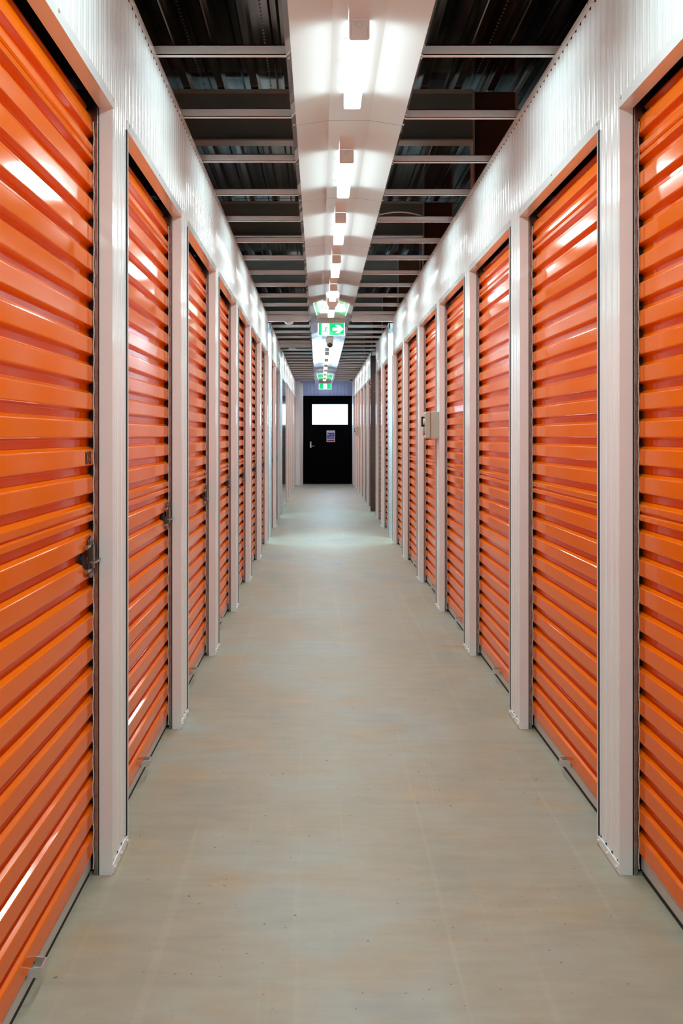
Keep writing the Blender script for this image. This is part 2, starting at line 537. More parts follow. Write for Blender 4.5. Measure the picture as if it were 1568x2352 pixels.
def pier_labels():
    for side, lst in (('left', PIERS_L), ('right', PIERS_R)):
        n = 0
        for i, (a, b) in enumerate(lst):
            if b < 1.5:
                pier(side, a, b, 'white ribbed metal pier on the %s, beside the viewpoint at the frame edge' % side)
                continue
            w = ORD[n]
            n += 1
            extra = ''
            if n == 1:
                lab = 'white ribbed metal pier on the %s wall, nearest and tallest in view' % side
            elif side == 'right' and n == 4:
                lab = 'white ribbed metal pier on the right carrying the nearer beige switch box'
            elif abs(a - 9.745) < 1e-6:
                lab = 'narrow white pier on the %s just before the first side passage' % side
            elif abs(a - 10.40) < 1e-6:
                lab = 'narrow white pier on the %s just past the first side passage' % side
            else:
                lab = 'white ribbed metal pier on the %s wall, %s from the front' % (side, w)
            pier(side, a, b, lab)
pier_labels()

# ------------------------------------------------------------------ roller door (local: +x out of the wall, +y along it)
def text_mesh(body, size):
    cu = bpy.data.curves.new('lettering_curve', 'FONT')
    cu.body = body
    cu.size = size
    cu.extrude = 0.0003
    cu.offset = size * 0.012
    ob = bpy.data.objects.new('lettering_tmp', cu)
    COL.objects.link(ob)
    bpy.context.view_layer.update()
    dg = bpy.context.evaluated_depsgraph_get()
    me = bpy.data.meshes.new_from_object(ob.evaluated_get(dg))
    bpy.data.objects.remove(ob)
    return me

UR, UG = 0.053, 0.071      # rib crest and groove depth behind the wall plane
def make_door():
    HW = 0.51
    g = thing('roller_door', 'x', 'roller door', (0, 0, 0), 0, 'x')
    # --- curtain profile as (s, u) with s along the curtain
    P = 0.0785
    prof = []
    s = 0.0425
    seams = (12, 25)
    k = 0
    while s < 2.36:
        if k in seams:
            prof += [(s, UG), (s + 0.017, UG), (s + 0.0235, UR + 0.003), (s + 0.025, UR), (s + 0.038, UR), (s + 0.041, UR + 0.002),
                     (s + 0.043, UR + 0.009), (s + 0.0445, UR + 0.009), (s + 0.047, UR + 0.004), (s + 0.052, UR + 0.001), (s + 0.066, UR),
                     (s + 0.069, UR + 0.002), (s + 0.0770, UG - 0.0018)]
        else:
            prof += [(s, UG), (s + 0.017, UG), (s + 0.019, UG - 0.0012), (s + 0.0235, UR + 0.003), (s + 0.025, UR + 0.0007), (s + 0.0275, UR),
                     (s + 0.0665, UR), (s + 0.0685, UR + 0.0005), (s + 0.0700, UR + 0.002), (s + 0.0770, UG - 0.0018)]
        s += P
        k += 1
    prof = [(0.066, UR)] + [p for p in prof if p[0] > 0.0665]
    z0 = 2.115
    R = 0.13
    def path(sv, u):
        if sv <= z0:
            return (u, sv)
        th = (sv - z0) / R
        r = R + (UG - u)
        return (UG + R - r * math.cos(th), z0 + r * math.sin(th))
    front = [path(a, u) for a, u in prof]
    back = [path(a, UG + 0.0015) for a, u in prof]
    mb = MB()
    mb.strip(front, back, -HW - 0.018, HW + 0.018, lambda u, z, y: (-u, y, z))
    cur = mb.build('curtain', M['orange'], g)
    # --- bottom rail and rubber
    mb = MB().prism([(UR + 0.008, 0.016), (UR + 0.006, 0.020), (UR + 0.006, 0.049), (UR + 0.0045, 0.051), (UR + 0.006, 0.053),
                     (UR + 0.010, 0.066), (UR + 0.022, 0.066), (UR + 0.022, 0.016)], -HW + 0.004, HW - 0.004, lambda u, z, y: (-u, y, z))
    mb.build('bottom_rail', M['alu'], g)
    MB().box(-(UR + 0.020), -(UR + 0.010), -HW + 0.003, HW - 0.003, 0.0005, 0.017).build('bottom_seal', M['rubber'], g)
    # --- small folded lift handle in the middle
    u0 = UR + 0.0035
    outl = [(u0, -0.031), (u0 - 0.0025, -0.031), (u0 - 0.0025, -0.0235), (u0 - 0.029, -0.0185), (u0 - 0.029, 0.0185), (u0 - 0.0025, 0.0235),
            (u0 - 0.0025, 0.031), (u0, 0.031), (u0, 0.0212), (u0 - 0.0262, 0.0163), (u0 - 0.0262, -0.0163), (u0, -0.0212)]
    n = len(outl)
    # split into convex quads: build as wall segments
    mb = MB()
    half = [outl[0], outl[1], outl[2], outl[3], outl[4], outl[5], outl[6], outl[7]]
    inner = [outl[0], outl[0], outl[11], outl[10], outl[9], outl[8], outl[7], outl[7]]
    for i in range(7):
        q = [half[i], half[i + 1], inner[i + 1], inner[i]]
        q2 = []
        for p in q:
            if p not in q2:
                q2.append(p)
        if len(q2) < 3:
            continue
        mb.prism(q2, 0.046, 0.068, lambda u, y, z: (-u, y, z))
    mb.build('lift_handle', M['alu'], g)
    # --- guides, both jambs
    for sg in (-1, 1):
        def ybox(m, x0, x1, p, q, z0_, z1_):
            return m.box(x0, x1, min(sg * p, sg * q), max(sg * p, sg * q), z0_, z1_)
        gm = MB()
        ybox(gm, -0.0495, -0.0386, HW - 0.004, HW + 0.033, 0.0, HEAD + 0.05)      # hollow front flange
        ybox(gm, -0.086, -0.0386, HW + 0.033, HW + 0.035, 0.0, HEAD + 0.05)       # web
        ybox(gm, -0.086, -0.083, HW + 0.002, HW + 0.033, 0.0, HEAD + 0.05)        # back flange
        gr = gm.build('guide_rail', M['guide'], g)
        yb0 = sg * (HW - 0.0046)
        MB().cyl((-0.0398, yb0, 0.0), (-0.0398, yb0, HEAD), 0.0011, None, 6).build('guide_bead', M['galv'], gr)
        ybox(MB(), -0.0384, -0.0362, HW - 0.0025, HW + 0.02, 0.0, HEAD - 0.003).build('guide_slot', M['black'], g)
        # wavy pile seal pinched between the rib crests
        pts = []
        z = 0.02
        while z < 2.15:
            kk = (z - 0.0905) / P
            pts.append((-(0.0508 + 0.0012 * math.cos(2 * PI * kk) + 0.0008 * math.sin(z * 3.1)),
                        sg * (HW - 0.0075 - 0.0012 * math.sin(z * 5.3)), z))
            z += 0.0157
        MB().tube(pts, 0.0019, 5).build('pile_seal', M['felt'], g)
        ybox(MB(), -0.082, -0.0500, HW + 0.0195, HW + 0.0325, 0.0, 2.15).build('guide_shade', M['inner_shade'], g)  # dark box standing in for the shade inside the guide mouth
    # --- head flashing with soffit
    mb = MB().prism([(-0.004, HEAD + 0.030), (-0.004, HEAD - 0.002), (0.036, HEAD - 0.002), (0.036, HEAD + 0.001), (-0.001, HEAD + 0.001),
                     (-0.001, HEAD + 0.030)], -HW - 0.004, HW + 0.004, lambda u, z, y: (-u, y, z))
    hf = mb.build('head_flashing', M['trim'], g)
    for y in (-HW + 0.02, 0.0, HW - 0.005):
        MB().cyl((0.004, y, HEAD + 0.022), (0.009, y, HEAD + 0.022), 0.0055, 0.0045, 8).build('screw', M['plastic'], hf)
    # dark backing over the opening so that the drum space is closed off
    MB().box(-0.30, -0.037, -HW - 0.04, HW + 0.04, HEAD + 0.10, HEAD + 0.11).build('head_cover', M['black'], g)
    # --- slide latch at the right hand jamb
    la = MB()
    la.box(-0.0485, -0.0435, 0.435, 0.474, 0.868, 0.958)
    la.cyl((-0.0485, 0.4545, 0.952), (-0.0435, 0.4545, 0.952), 0.0195, None, 14)
    la.cyl((-0.0485, 0.4545, 0.874), (-0.0435, 0.4545, 0.874), 0.0195, None, 14)
    la = la.build('latch', M['latchsteel'], g)
    MB().box(-0.0433, -0.0360, 0.446, 0.462, 0.882, 0.946).build('latch_slide', M['latchsteel'], la)
    MB().cyl((-0.0425, 0.469, 0.910), (-0.0425, 0.469, 0.935), 0.004, None, 8).build('latch_pin', M['chrome'], la)
    MB().prism([(-0.046, 0.9015), (-0.029, 0.9015), (-0.029, 0.8965), (-0.046, 0.8965)], 0.440, 0.503, lambda x, z, y: (x, y, z)
               ).build('latch_tongue', M['galv'], la)
    for z in (0.944, 0.878):
        MB().cyl((-0.0455, 0.440, z), (-0.0455, 0.406, z), 0.0062, None, 12).build('latch_knob', M['knobsteel'], la)
    MB().prism([(0.437, 0.934), (0.414, 0.930), (0.394, 0.912), (0.400, 0.892), (0.420, 0.882), (0.437, 0.882)], -UR + 0.0004, -UR - 0.01,
               lambda y, z, x: (x, y, z)).build('latch_slot', M['black'], la)
    return g

DOOR = make_door()
first = True
for side, lst in (('left', DOORS_L), ('right', DOORS_R)):
    n = 0
    rz = 0.0 if side == 'left' else PI
    X = XL if side == 'left' else XR
    for (a, b) in lst:
        grp = 'orange roller doors along the %s wall' % side
        if b < 1.3:
            lab = 'orange roller door on the %s beside the viewpoint, just outside the frame' % side
        else:
            w = ORD[n]
            n += 1
            if n == 1:
                lab = 'orange roller door nearest on the %s, cut off by the frame edge' % side
            elif n == 7:
                lab = 'orange roller door on the %s, last before the first side passage' % side
            elif n == 8:
                lab = 'orange roller door on the %s, just past the first side passage' % side
            else:
                lab = 'orange roller door on the %s wall, %s counting from the front' % (side, w)
        loc = (X, (a + b) / 2, 0)
        scl = (1, (b - a) / 1.02, 1)
        if first:
            DOOR.location = loc
            DOOR.scale = scl
            DOOR['label'] = lab
            DOOR['group'] = grp
            first = False
        else:
            dup(DOOR, loc, rz, scl, lab, grp)

# black lettering on the nearest left door
d1 = [o for o in bpy.data.objects if o.get('label', '').startswith('orange roller door nearest on the left')][0]
me = text_mesh('BOSS', 0.052)
xs = [v.co.x for v in me.vertices]
ys = [v.co.y for v in me.vertices]
wx, wy = max(xs) - min(xs), max(ys) - min(ys)
for v in me.vertices:
    tx = (v.co.x - min(xs)) / wx
    ty = (v.co.y - min(ys)) / wy
    v.co = Vector((-UR + 0.0006 + v.co.z, 0.426 + 0.060 * tx, 1.1695 + 0.036 * ty))
me.materials.clear()
me.materials.append(M['ink'])
lt = bpy.data.objects.new('lettering', me)
COL.objects.link(lt)
lt.parent = [c for c in kids(d1) if c.name.startswith('curtain')][0]

# ------------------------------------------------------------------ folded ceiling pans
PAN = [(-0.119, 2.625), (-0.096, 2.575), (0.043, 2.596), (0.217, 2.596), (0.355, 2.5745), (0.376, 2.625)]
def make_pan(y0, y1, label):
    L = y1 - y0
    t = 0.0016
    outer = PAN
    inner = [(-0.1165, 2.6255), (-0.0945, 2.5775), (0.043, 2.5978), (0.217, 2.5978), (0.3535, 2.577), (0.3735, 2.6255)]
    g = thing('ceiling_pan', label, 'ceiling panel', (0, y0, 0), 0, 'folded white panels of the light strip')
    MB().strip(outer, inner, 0.002, L - 0.002, lambda a, b, c: (a, c, b)).build('pan_sheet', M['pan'], g)
    sm = []
    for x, xx in ((-0.1065, -1), (0.3645, 1)):
        for y in (0.06, L / 2, L - 0.06):
            MB().cyl((x, y, 2.6005), (x + xx * 0.0055, y, 2.598), 0.0042, 0.0035, 6).build('screw', M['chrome'], g)
    return g
joints = []
d = 3.63
PJ = 1.185
ks = range(-4, 16)
first_n = 0
for k in ks:
    y0 = d + PJ * k
    y1 = min(y0 + PJ, YEND - 0.02)
    if y1 - y0 < 0.15:
        continue
    if y1 <= 2.5:
        lab = 'folded white panel of the light strip overhead, behind the top frame edge (%s sheet)' % ORD[k + 4]
    else:
        first_n += 1
        lab = 'folded glossy white panel in the ceiling light strip, %s from the front' % ORD[first_n - 1]
    make_pan(y0, y1, lab)

# ------------------------------------------------------------------ batten lights
LX = 0.131
LW = 0.0325
def make_light():
    g = thing('batten_light', 'x', 'light', (LX, 0, 2.596), 0, 'batten lights under the ceiling strip')
    L = 0.595
    def sect(w, h, r):
        pts = [(-w, -0.001), (-w, -h + r)]
        for i in range(1, 5):
            t = PI / 2 * i / 4
            pts.append((-w + r - r * math.cos(t), -h + r - r * math.sin(t)))
        pts.append((w - r, -h))
        for i in range(1, 5):
            t = PI / 2 * i / 4
            pts.append((w - r + r * math.sin(t), -h + r - r * math.cos(t)))
        pts.append((w, -0.001))
        return pts
    MB().prism(sect(LW, 0.063, 0.007), 0.006, L - 0.006, lambda a, b, c: (a, c, b)).build('diffuser', M['diffuser'], g)
    for y0, y1, yf in ((0.0, 0.006, -0.0006), (L - 0.006, L, L + 0.0006)):
        cap = MB().prism(sect(LW + 0.0008, 0.064, 0.007), y0, y1, lambda a, b, c: (a, c, b)).build('end_cap', M['plastic'], g)
    # ring of the cable knock-out on the near cap
    ring = []
    for i in range(17):
        t = 2 * PI * i / 16
        ring.append((0.0105 * math.cos(t), -0.0002, -0.016 + 0.0105 * math.sin(t)))
    MB().tube(ring, 0.0007, 5).build('knockout_ring', M['beige'], cap)
    for sx in (-1, 1):
        MB().box(sx * 0.026 - 0.0006, sx * 0.026 + 0.0006, -0.0008, 0.0, -0.052, -0.022).build('cap_rib', M['beige'], cap)
    for y in (0.12, L / 2, L - 0.12):
        MB().box(-LW - 0.0022, -LW, y, y + 0.016, -0.016, -0.003).build('spring_clip', M['chrome'], g)
    return g
LIGHT = make_light()
ly = [2.748, 4.000, 5.128, 6.327, 7.54, 8.66, 11.06] + [13.62 + 1.165 * k for k in range(6)]
for i, y in enumerate(ly):
    lab = 'lit white batten light under the ceiling strip, %s from the front' % ORD[i if i < 6 else i - 1]
    if i == 6:
        lab = 'batten light hidden behind the nearer exit sign and its camera'
    if i == 0:
        lab = 'largest lit white batten light, nearest under the ceiling strip'
        LIGHT.location = (LX, y, 2.596)
        LIGHT['label'] = lab
        continue
    dup(LIGHT, (LX, y, 2.596), 0, (1, 1, 1), lab)

def area(name, loc, sx, sy, power, color, rot=(0, 0, 0)):
    l = bpy.data.lights.new(name, 'AREA')
    l.shape = 'RECTANGLE'
    l.size, l.size_y = sx, sy
    l.energy = power
    l.color = color
    o = bpy.data.objects.new(name, l)
    o.location = loc
    o.rotation_euler = rot
    COL.objects.link(o)
    return o
# light given off by the LED strip behind each diffuser: downwards and out of both long sides
COOL = (0.755, 0.99, 1.0)
def lamp_set(y, k=1.0):
    o = area('batten_lamp', (LX, y + 0.2975, 2.596 - 0.0637), 0.055, 0.57, E_DOWN * k, COOL)
    o.data.spread = math.radians(165)
    for sg in (-1, 1):
        o = area('batten_side_lamp', (LX + sg * (LW + 0.0008), y + 0.2975, 2.596 - 0.034), 0.040, 0.57, E_SIDE * k, COOL,
                 (0, -sg * math.radians(82), 0))
        o.data.spread = math.radians(66)
E_DOWN, E_SIDE = 5.2, 0.78
for y in ly:
    lamp_set(y)
# the same row of battens goes on over and behind the viewpoint
for y in (1.85, 0.65, -0.55, -1.75):
    lamp_set(y - 0.29)
# lamps hanging in the side passages
for x, y, e in ((-0.95, 10.115, 18), (1.2, 10.115, 18), (-0.95, 13.15, 8), (1.4, 13.35, 4)):
    area('passage_lamp', (x, y, 2.5), 0.6, 0.065, e, (0.60, 0.88, 1.0))

# ------------------------------------------------------------------ ceiling battens (purlins) either side of the strip
def batten(side, y, label):
    if side == 'left':
        x0, x1 = XL - 0.06, -0.1175
    else:
        x0, x1 = 0.3745, XR + 0.06
    g = thing('ceiling_batten', label, 'batten', ((x0 + x1) / 2, y, TOP), 0, 'white ceiling battens on the %s' % side)
    w = (x1 - x0) / 2
    prof = [(-0.0005, 0.0005), (0.022, 0.0005), (0.022, 0.004), (0.004, 0.004), (0.004, 0.033), (0.018, 0.033), (0.018, 0.036), (-0.0005, 0.036)]
    mb = MB()
    mb.box(-w, w, 0.0, 0.003, 0.0005, 0.036)
    mb.box(-w, w, 0.0, 0.022, 0.0005, 0.003)
    mb.box(-w, w, 0.0, 0.018, 0.033, 0.036)
    mb.build('channel', M['batten'], g)
    sx = -w if side == 'right' else w
    return g
for side in ('left', 'right'):
    n = 0
    for k in range(-2, 32):
        y = 3.07 + 0.596 * k + (0.012 if side == 'right' and k % 3 else 0.0)
        if y > YEND - 0.05 or abs(y - 9.8) < 0.06 or (side == 'left' and abs(y - 12.85) < 0.06):
            continue
        if y < 2.6:
            lab = 'white ceiling batten %s of the light strip, %s one hidden above the frame' % (side, ORD[k + 2])
        else:
            lab = 'white ceiling batten %s of the light strip, %s from the front' % (side, ORD[n])
            n += 1
        batten(side, y, lab)

# ------------------------------------------------------------------ deeper cross beams at the side passages
def beam(side, y, z0, z1, label):
    x0, x1 = (XL + 0.001, -0.124) if side == 'left' else (0.381, XR - 0.001)
    o = MB().box(x0, x1, y, y + 0.045, z0, z1).build('cross_beam', M['batten'], None, False, 0.004, 2)
    return tag(o, label, 'beam', 'pale cross beams at the side passages')
beam('left', 9.80, CAMZ + 1.316, CAMZ + 1.392, 'pale cross beam left of the light strip, nearer one with a smoke detector')
beam('right', 9.80, CAMZ + 1.316, CAMZ + 1.392, 'pale cross beam right of the light strip at the first side passage')
beam('left', 12.84, CAMZ + 1.333, CAMZ + 1.407, 'pale cross beam left of the light strip, farther one at the second passage')

# ------------------------------------------------------------------ smoke detectors
def detector(x, y, z, label):
    g = thing('smoke_detector', label, 'smoke detector', (x, y, z), 0, 'smoke detectors under the cross beams')
    MB().lathe([(0.030, 0.0), (0.052, -0.002), (0.052, -0.010)], (0, 0, 0), 'z', 28).build('base', M['plastic'], g, True)
    MB().lathe([(0.050, -0.010), (0.047, -0.020), (0.036, -0.030), (0.018, -0.035), (0.004, -0.036)], (0, 0, 0), 'z', 28
               ).build('dome', M['plastic'], g, True)
    return g
detector(-0.345, 9.822, CAMZ + 1.3155, 'round white smoke detector under the nearer cross beam on the left')
detector(-0.402, 12.862, CAMZ + 1.3325, 'round smoke detector under the farther cross beam on the left')

# ------------------------------------------------------------------ portal frames in the roof space
for k in range(6):
    y = 6.33 + 3.0 * k
    g = thing('roof_frame', 'dark steel roof frame above the battens, %s from the front' % ORD[k], 'steel frame', (0, y, 0), 0,
              'steel frames holding up the roof')
    zt, zb = 3.808, 3.44
    MB().box(-3.38, 1.14, -0.006, 0.006, zb, zt).build('rafter', M['frame'], g)
    mb = MB().box(-3.38, 1.14, -0.06, 0.06, zb - 0.012, zb)
    mb.box(-3.38, 1.14, -0.06, 0.06, zt - 0.012, zt)
    mb.build('rafter_flange', M['flange'], g)
    MB().box(1.152, 1.46, -0.006, 0.006, 0.0, zt).build('column', M['column'], g)
    mb = MB().box(1.14, 1.152, -0.06, 0.06, 0.0, zb)
    mb.box(1.46, 1.472, -0.06, 0.06, 0.0, zt)
    mb.box(1.14, 1.152, -0.06, -0.006, zb, zt - 0.012)
    mb.build('column_flange', M['flange'], g)

# ------------------------------------------------------------------ exit signs
def exit_sign(y, xc, label, arrow):
    W, H = 0.312, 0.198
    g = thing('exit_sign', label, 'exit sign', (xc, y, 2.596), 0, 'green running-man exit signs')
    # housing hung from the pan, lens below
    MB().box(-W / 2, W / 2, -0.022, 0.022, -0.055, 0.0).build('housing', M['greyplastic'], g, False, 0.004, 2)
    mark = MB()
    mark.prism([(0.045, -0.030), (0.060, -0.024), (0.075, -0.027), (0.095, -0.029), (0.096, -0.032), (0.070, -0.031)], -0.0228, -0.0222, lambda a, b, c: (a, c, b))
    mark.build('maker_mark', M['signwhite'], g)
    z1, z0 = -0.0555, -H
    lens = MB().box(-W / 2 + 0.001, W / 2 - 0.001, -0.006, 0.006, z0, z1).build('lens', M['exitwhite'], g)
    m = 0.010
    MB().box(-W / 2 + m, W / 2 - m, -0.0072, -0.0062, z0 + 0.004, z1).build('green_face', M['exitgreen'], lens)
    zc = (z0 + 0.004 + z1) / 2
    hh = (z1 - z0 - 0.004) / 2
    yy0, yy1 = -0.0082, -0.0073
    fl = lambda a, b, c: (a, c, b)
    dx = -0.065 if arrow else 0.0
    # white doorway with rounded corners
    pts = []
    w, h, r = 0.044, hh * 0.91, 0.010
    for cx, cz, t0 in ((w - r, h - r, 0), (-w + r, h - r, PI / 2), (-w + r, -h + r, PI), (w - r, -h + r, 1.5 * PI)):
        for i in range(5):
            t = t0 + PI / 2 * i / 4
            pts.append((dx + cx + r * math.cos(t), zc + cz + r * math.sin(t)))
    MB().prism(pts, yy0, yy1, fl).build('doorway', M['exitwhite'], lens)
    # running figure
    fy0, fy1 = -0.0092, -0.0083
    man = MB()
    ox, oz, q = dx + 0.004, zc, 0.001
    def limb(p, r, w0, w1):
        p = Vector((ox + p[0] * q, oz + p[1] * q)); r = Vector((ox + r[0] * q, oz + r[1] * q))
        dd = (r - p).normalized()
        nn = Vector((-dd.y, dd.x))
        a, b = w0 * q * 0.68, w1 * q * 0.68
        man.prism([tuple(p + nn * a), tuple(p - nn * a), tuple(r - nn * b), tuple(r + nn * b)], fy0, fy1, fl)
    limb((4, 22), (-6, -10), 13, 10)          # trunk
    limb((-6, -8), (-14, -31), 8, 7)           # back thigh
    limb((-12, -30), (-42, -30), 7, 6)         # back shin
    limb((-4, -8), (10, -30), 8, 7)            # front thigh
    limb((9, -27), (22, -52), 7, 6)            # front shin
    limb((3, 22), (-18, 20), 5, 4)             # rear arm
    limb((-18, 21), (-27, 9), 4, 4)
    limb((5, 22), (24, 11), 5, 4)              # fore arm
    limb((23, 11), (40, 12), 4, 4)
    hp = [(ox + 10 * q + 7 * q * math.cos(2 * PI * i / 12), oz + 38 * q + 7 * q * math.sin(2 * PI * i / 12)) for i in range(12)]
    man.prism(hp, fy0, fy1, fl)
    man.build('running_figure', M['exitgreen'], lens)
    if arrow:
        ax, s2 = 0.078, 0.001
        def quad(ps):
            return [(ax + a * s2, zc + b * s2) for a, b in ps]
        ar = MB()
        ar.prism(quad([(-62, -16), (20, -16), (20, 16), (-62, 16)]), yy0, yy1, fl)
        ar.prism(quad([(-32, 46), (12, 46), (62, 0), (24, 0)]), yy0, yy1, fl)
        ar.prism(quad([(-32, -46), (24, 0), (62, 0), (12, -46)]), yy0, yy1, fl)
        ar.build('arrow', M['exitwhite'], lens)
        tx = MB()
        for (a, b) in ((0.085, 0.112), (0.121, 0.137)):
            tx.box(a, b, yy0, yy1, z0 + 0.014, z0 + 0.0185)
        tx.build('small_print', M['exitwhite'], lens)
    return g
exit_sign(9.77, 0.143, 'green exit sign with running figure and right arrow under the light strip', True)
exit_sign(21.15, 0.155, 'small far green exit sign with white doorway above the black door', False)

# ------------------------------------------------------------------ wedge shaped emergency lamp and the surveillance camera
def emergency_lamp():
    g = thing('emergency_lamp', 'wedge-shaped white housing under the ceiling strip between fifth and sixth lights', 'emergency light',
              (0.134, 8.12, 2.596))
    body = MB()
    ws = [(0.0, 0.063, 0.030), (0.16, 0.066, 0.046), (0.30, 0.058, 0.056), (0.44, 0.040, 0.060), (0.49, 0.031, 0.058)]
    vs, fs = [], []
    for y, w, h in ws:
        vs += [(-w, y, 0), (-w, y, -h * 0.6), (-w * 0.75, y, -h), (w * 0.75, y, -h), (w, y, -h * 0.6), (w, y, 0)]
    n = 6
    for k in range(len(ws) - 1):
        for i in range(n):
            fs.append((k * n + i, k * n + (i + 1) % n, (k + 1) * n + (i + 1) % n, (k + 1) * n + i))
    fs += [tuple(range(n)), tuple(range((len(ws) - 1) * n, len(ws) * n))]
    body.add(vs, fs)
    body.build('housing', M['plastic'], g, True)
    MB().cyl((0.0, 0.455, -0.059), (0.0, 0.455, -0.0615), 0.003, None, 10).build('indicator', M['beige_dark'], g)
emergency_lamp()

def cameras():
    # bullet camera hanging beyond the exit sign, lens towards the viewer
    y = 10.25
    g = thing('surveillance_camera', 'surveillance camera with round black lens hanging below the nearer exit sign', 'camera', (0.134, y, 2.662))
    MB().box(-0.03, 0.03, 0.09, 0.15, -0.24, -0.066).build('mount', M['tan'], g, False, 0.004)
    sec = []
    body = MB()
    vs, fs = [], []
    st = [(0.00, 0.030, -0.345, -0.225), (0.06, 0.037, -0.335, -0.205), (0.16, 0.044, -0.325, -0.205), (0.24, 0.044, -0.315, -0.210)]
    for yy, w, zb, zt in st:
        vs += [(-w * 0.85, yy, zb), (w * 0.85, yy, zb), (w * 1.15, yy, zt), (-w * 1.15, yy, zt)]
    for k in range(len(st) - 1):
        for i in range(4):
            fs.append((k * 4 + i, k * 4 + (i + 1) % 4, (k + 1) * 4 + (i + 1) % 4, (k + 1) * 4 + i))
    fs += [(0, 1, 2, 3), (12, 13, 14, 15)]
    body.add(vs, fs).build('housing', M['tan'], g, False, 0.005)
    l = MB().lathe([(0.029, 0.0), (0.030, -0.02), (0.026, -0.03), (0.012, -0.034), (0.002, -0.035)], (0, 0.0, -0.325), 'y', 24
                   ).build('lens', M['blackplastic'], g, True)
    # small round camera by the end wall on the right
    g = thing('surveillance_camera', 'small round camera bracketed high on the right wall at the corridor end', 'camera', (0.80, 21.4, 2.655))
    MB().cyl((0.075, 0.0, 0.005), (0.02, 0.0, -0.005), 0.013, None, 10).build('bracket', M['plastic'], g, True)
    MB().lathe([(0.03, 0.06), (0.058, 0.045), (0.066, 0.0), (0.060, -0.045), (0.040, -0.05)], (0, 0, 0), 'y', 24).build('housing', M['greyplastic'], g, True)
    MB().lathe([(0.036, -0.049), (0.034, -0.06), (0.018, -0.066), (0.003, -0.067)], (0.008, 0, 0), 'y', 20).build('lens', M['blackplastic'], g, True)
cameras()

# ------------------------------------------------------------------ weatherproof power outlets on the right hand piers
def switch_box(y0, zc, label):
    g = thing('switch_box', label, 'switch box', (XR, y0, zc), 0, 'beige power outlets on the right wall')
    L, H = 0.105, 0.096
    MB().box(-0.058, 0.0, 0.0, L, -H, H).build('base', M['beige'], g, False, 0.004, 2)
    MB().box(-0.061, -0.0575, 0.001, L - 0.001, -H + 0.001, H - 0.001).build('seam', M['beige_dark'], g)
    lid = MB().box(-0.098, -0.061, 0.0, L, -H, H).build('lid', M['beige'], g, False, 0.006, 2)
    MB().box(-0.122, -0.098, 0.042, 0.050, -0.012, 0.062).build('switch_lever', M['blackplastic'], g, False, 0.003)
    MB().lathe([(0.026, 0.0), (0.026, 0.009), (0.020, 0.012)], (-0.098, L * 0.5, 0.026), 'x', 20, -1).build('switch_dial', M['plastic'], g, True)
    MB().lathe([(0.030, 0.0), (0.030, 0.008), (0.024, 0.010)], (-0.098, L * 0.5, -0.045), 'x', 20, -1).build('socket', M['beige_dark'], g, True)
    for z in (H - 0.016, -H + 0.016):
        MB().cyl((-0.098, 0.014, z), (-0.106, 0.014, z), 0.008, 0.006, 12).build('screw', M['plastic'], g, True)
    return g
switch_box(6.045, CAMZ + 0.073, 'beige grey box with black lever on the fourth right pier')
switch_box(17.50, CAMZ + 0.083, 'small distant beige box on a right pier near the black door')

# ------------------------------------------------------------------ chequer plate corner guards
def corner_guard(side, y, label, material, xa=None, wface=0.085, wside=0.07):
    s = 1 if side == 'left' else -1
    X = (XL if side == 'left' else XR) if xa is None else xa
    g = thing('corner_guard', label, 'corner guard', (X, y, 0), 0, 'chequer plate corner guards')
    t = 0.002
    mb = MB()
    H = 2.56
    # face looking down the corridor and side along the corridor
    fx0, fx1 = sorted((0.0 + s * t, -s * wface))
    mb.box(fx0, fx1, -t, -0.0002, 0.003, H)
    sx0, sx1 = sorted((s * 0.0062, s * (0.0062 + t)))
    mb.box(sx0, sx1, -t, wside, 0.003, H)
    bx0, bx1 = sorted((0.0, s * 0.0075))
    mb.box(bx0, bx1, -t, -0.0002, 0.003, H)
    mb.build('sheet', material, g)
    # raised bars in an alternating pattern
    bars = MB()
    z = 0.02
    row = 0
    while z < H - 0.02:
        for c in range(4):
            cx = -s * (0.010 + c * 0.021)
            if abs(cx) > wface - 0.006:
                continue
            a = PI / 4 if (row + c) % 2 else -PI / 4
            l, w2 = 0.0105, 0.0032
            ca, sa = math.cos(a), math.sin(a)
            pts = [(cx + ca * l, z + sa * l), (cx - sa * w2, z + ca * w2), (cx - ca * l, z - sa * l), (cx + sa * w2, z - ca * w2)]
            top = [(cx + (px - cx) * 0.45, z + (pz - z) * 0.45) for px, pz in pts]
            vs = [(px, -t, pz) for px, pz in pts] + [(px, -t - 0.0018, pz) for px, pz in top]
            bars.add(vs, [(0, 1, 5, 4), (1, 2, 6, 5), (2, 3, 7, 6), (3, 0, 4, 7), (4, 5, 6, 7)])
        for c in range(3):
            cy = 0.012 + c * 0.021
            a = PI / 4 if (row + c) % 2 else -PI / 4
            l, w2 = 0.0105, 0.0032
            ca, sa = math.cos(a), math.sin(a)
            pts = [(cy + ca * l, z + sa * l), (cy - sa * w2, z + ca * w2), (cy - ca * l, z - sa * l), (cy + sa * w2, z - ca * w2)]
            top = [(cy + (px - cy) * 0.45, z + (pz - z) * 0.45) for px, pz in pts]
            xo = s * (0.0062 + t)
            vs = [(xo, py, pz) for py, pz in pts] + [(xo + s * 0.0018, py, pz) for py, pz in top]
            bars.add(vs, [(0, 1, 5, 4), (1, 2, 6, 5), (2, 3, 7, 6), (3, 0, 4, 7), (4, 5, 6, 7)])
        z += 0.0235
        row += 1
    o = bars.build('raised_bars', material, g)
    o['kind'] = 'stuff'
    return g
corner_guard('left', 10.398, 'silver chequer plate corner guard at the first side passage on the left', M['plate'])
corner_guard('right', 10.398, 'silver chequer plate corner guard at the first side passage on the right', M['plate'])
corner_guard('left', 13.428, 'chequer plate corner guard at the second side passage on the left', M['plate'])
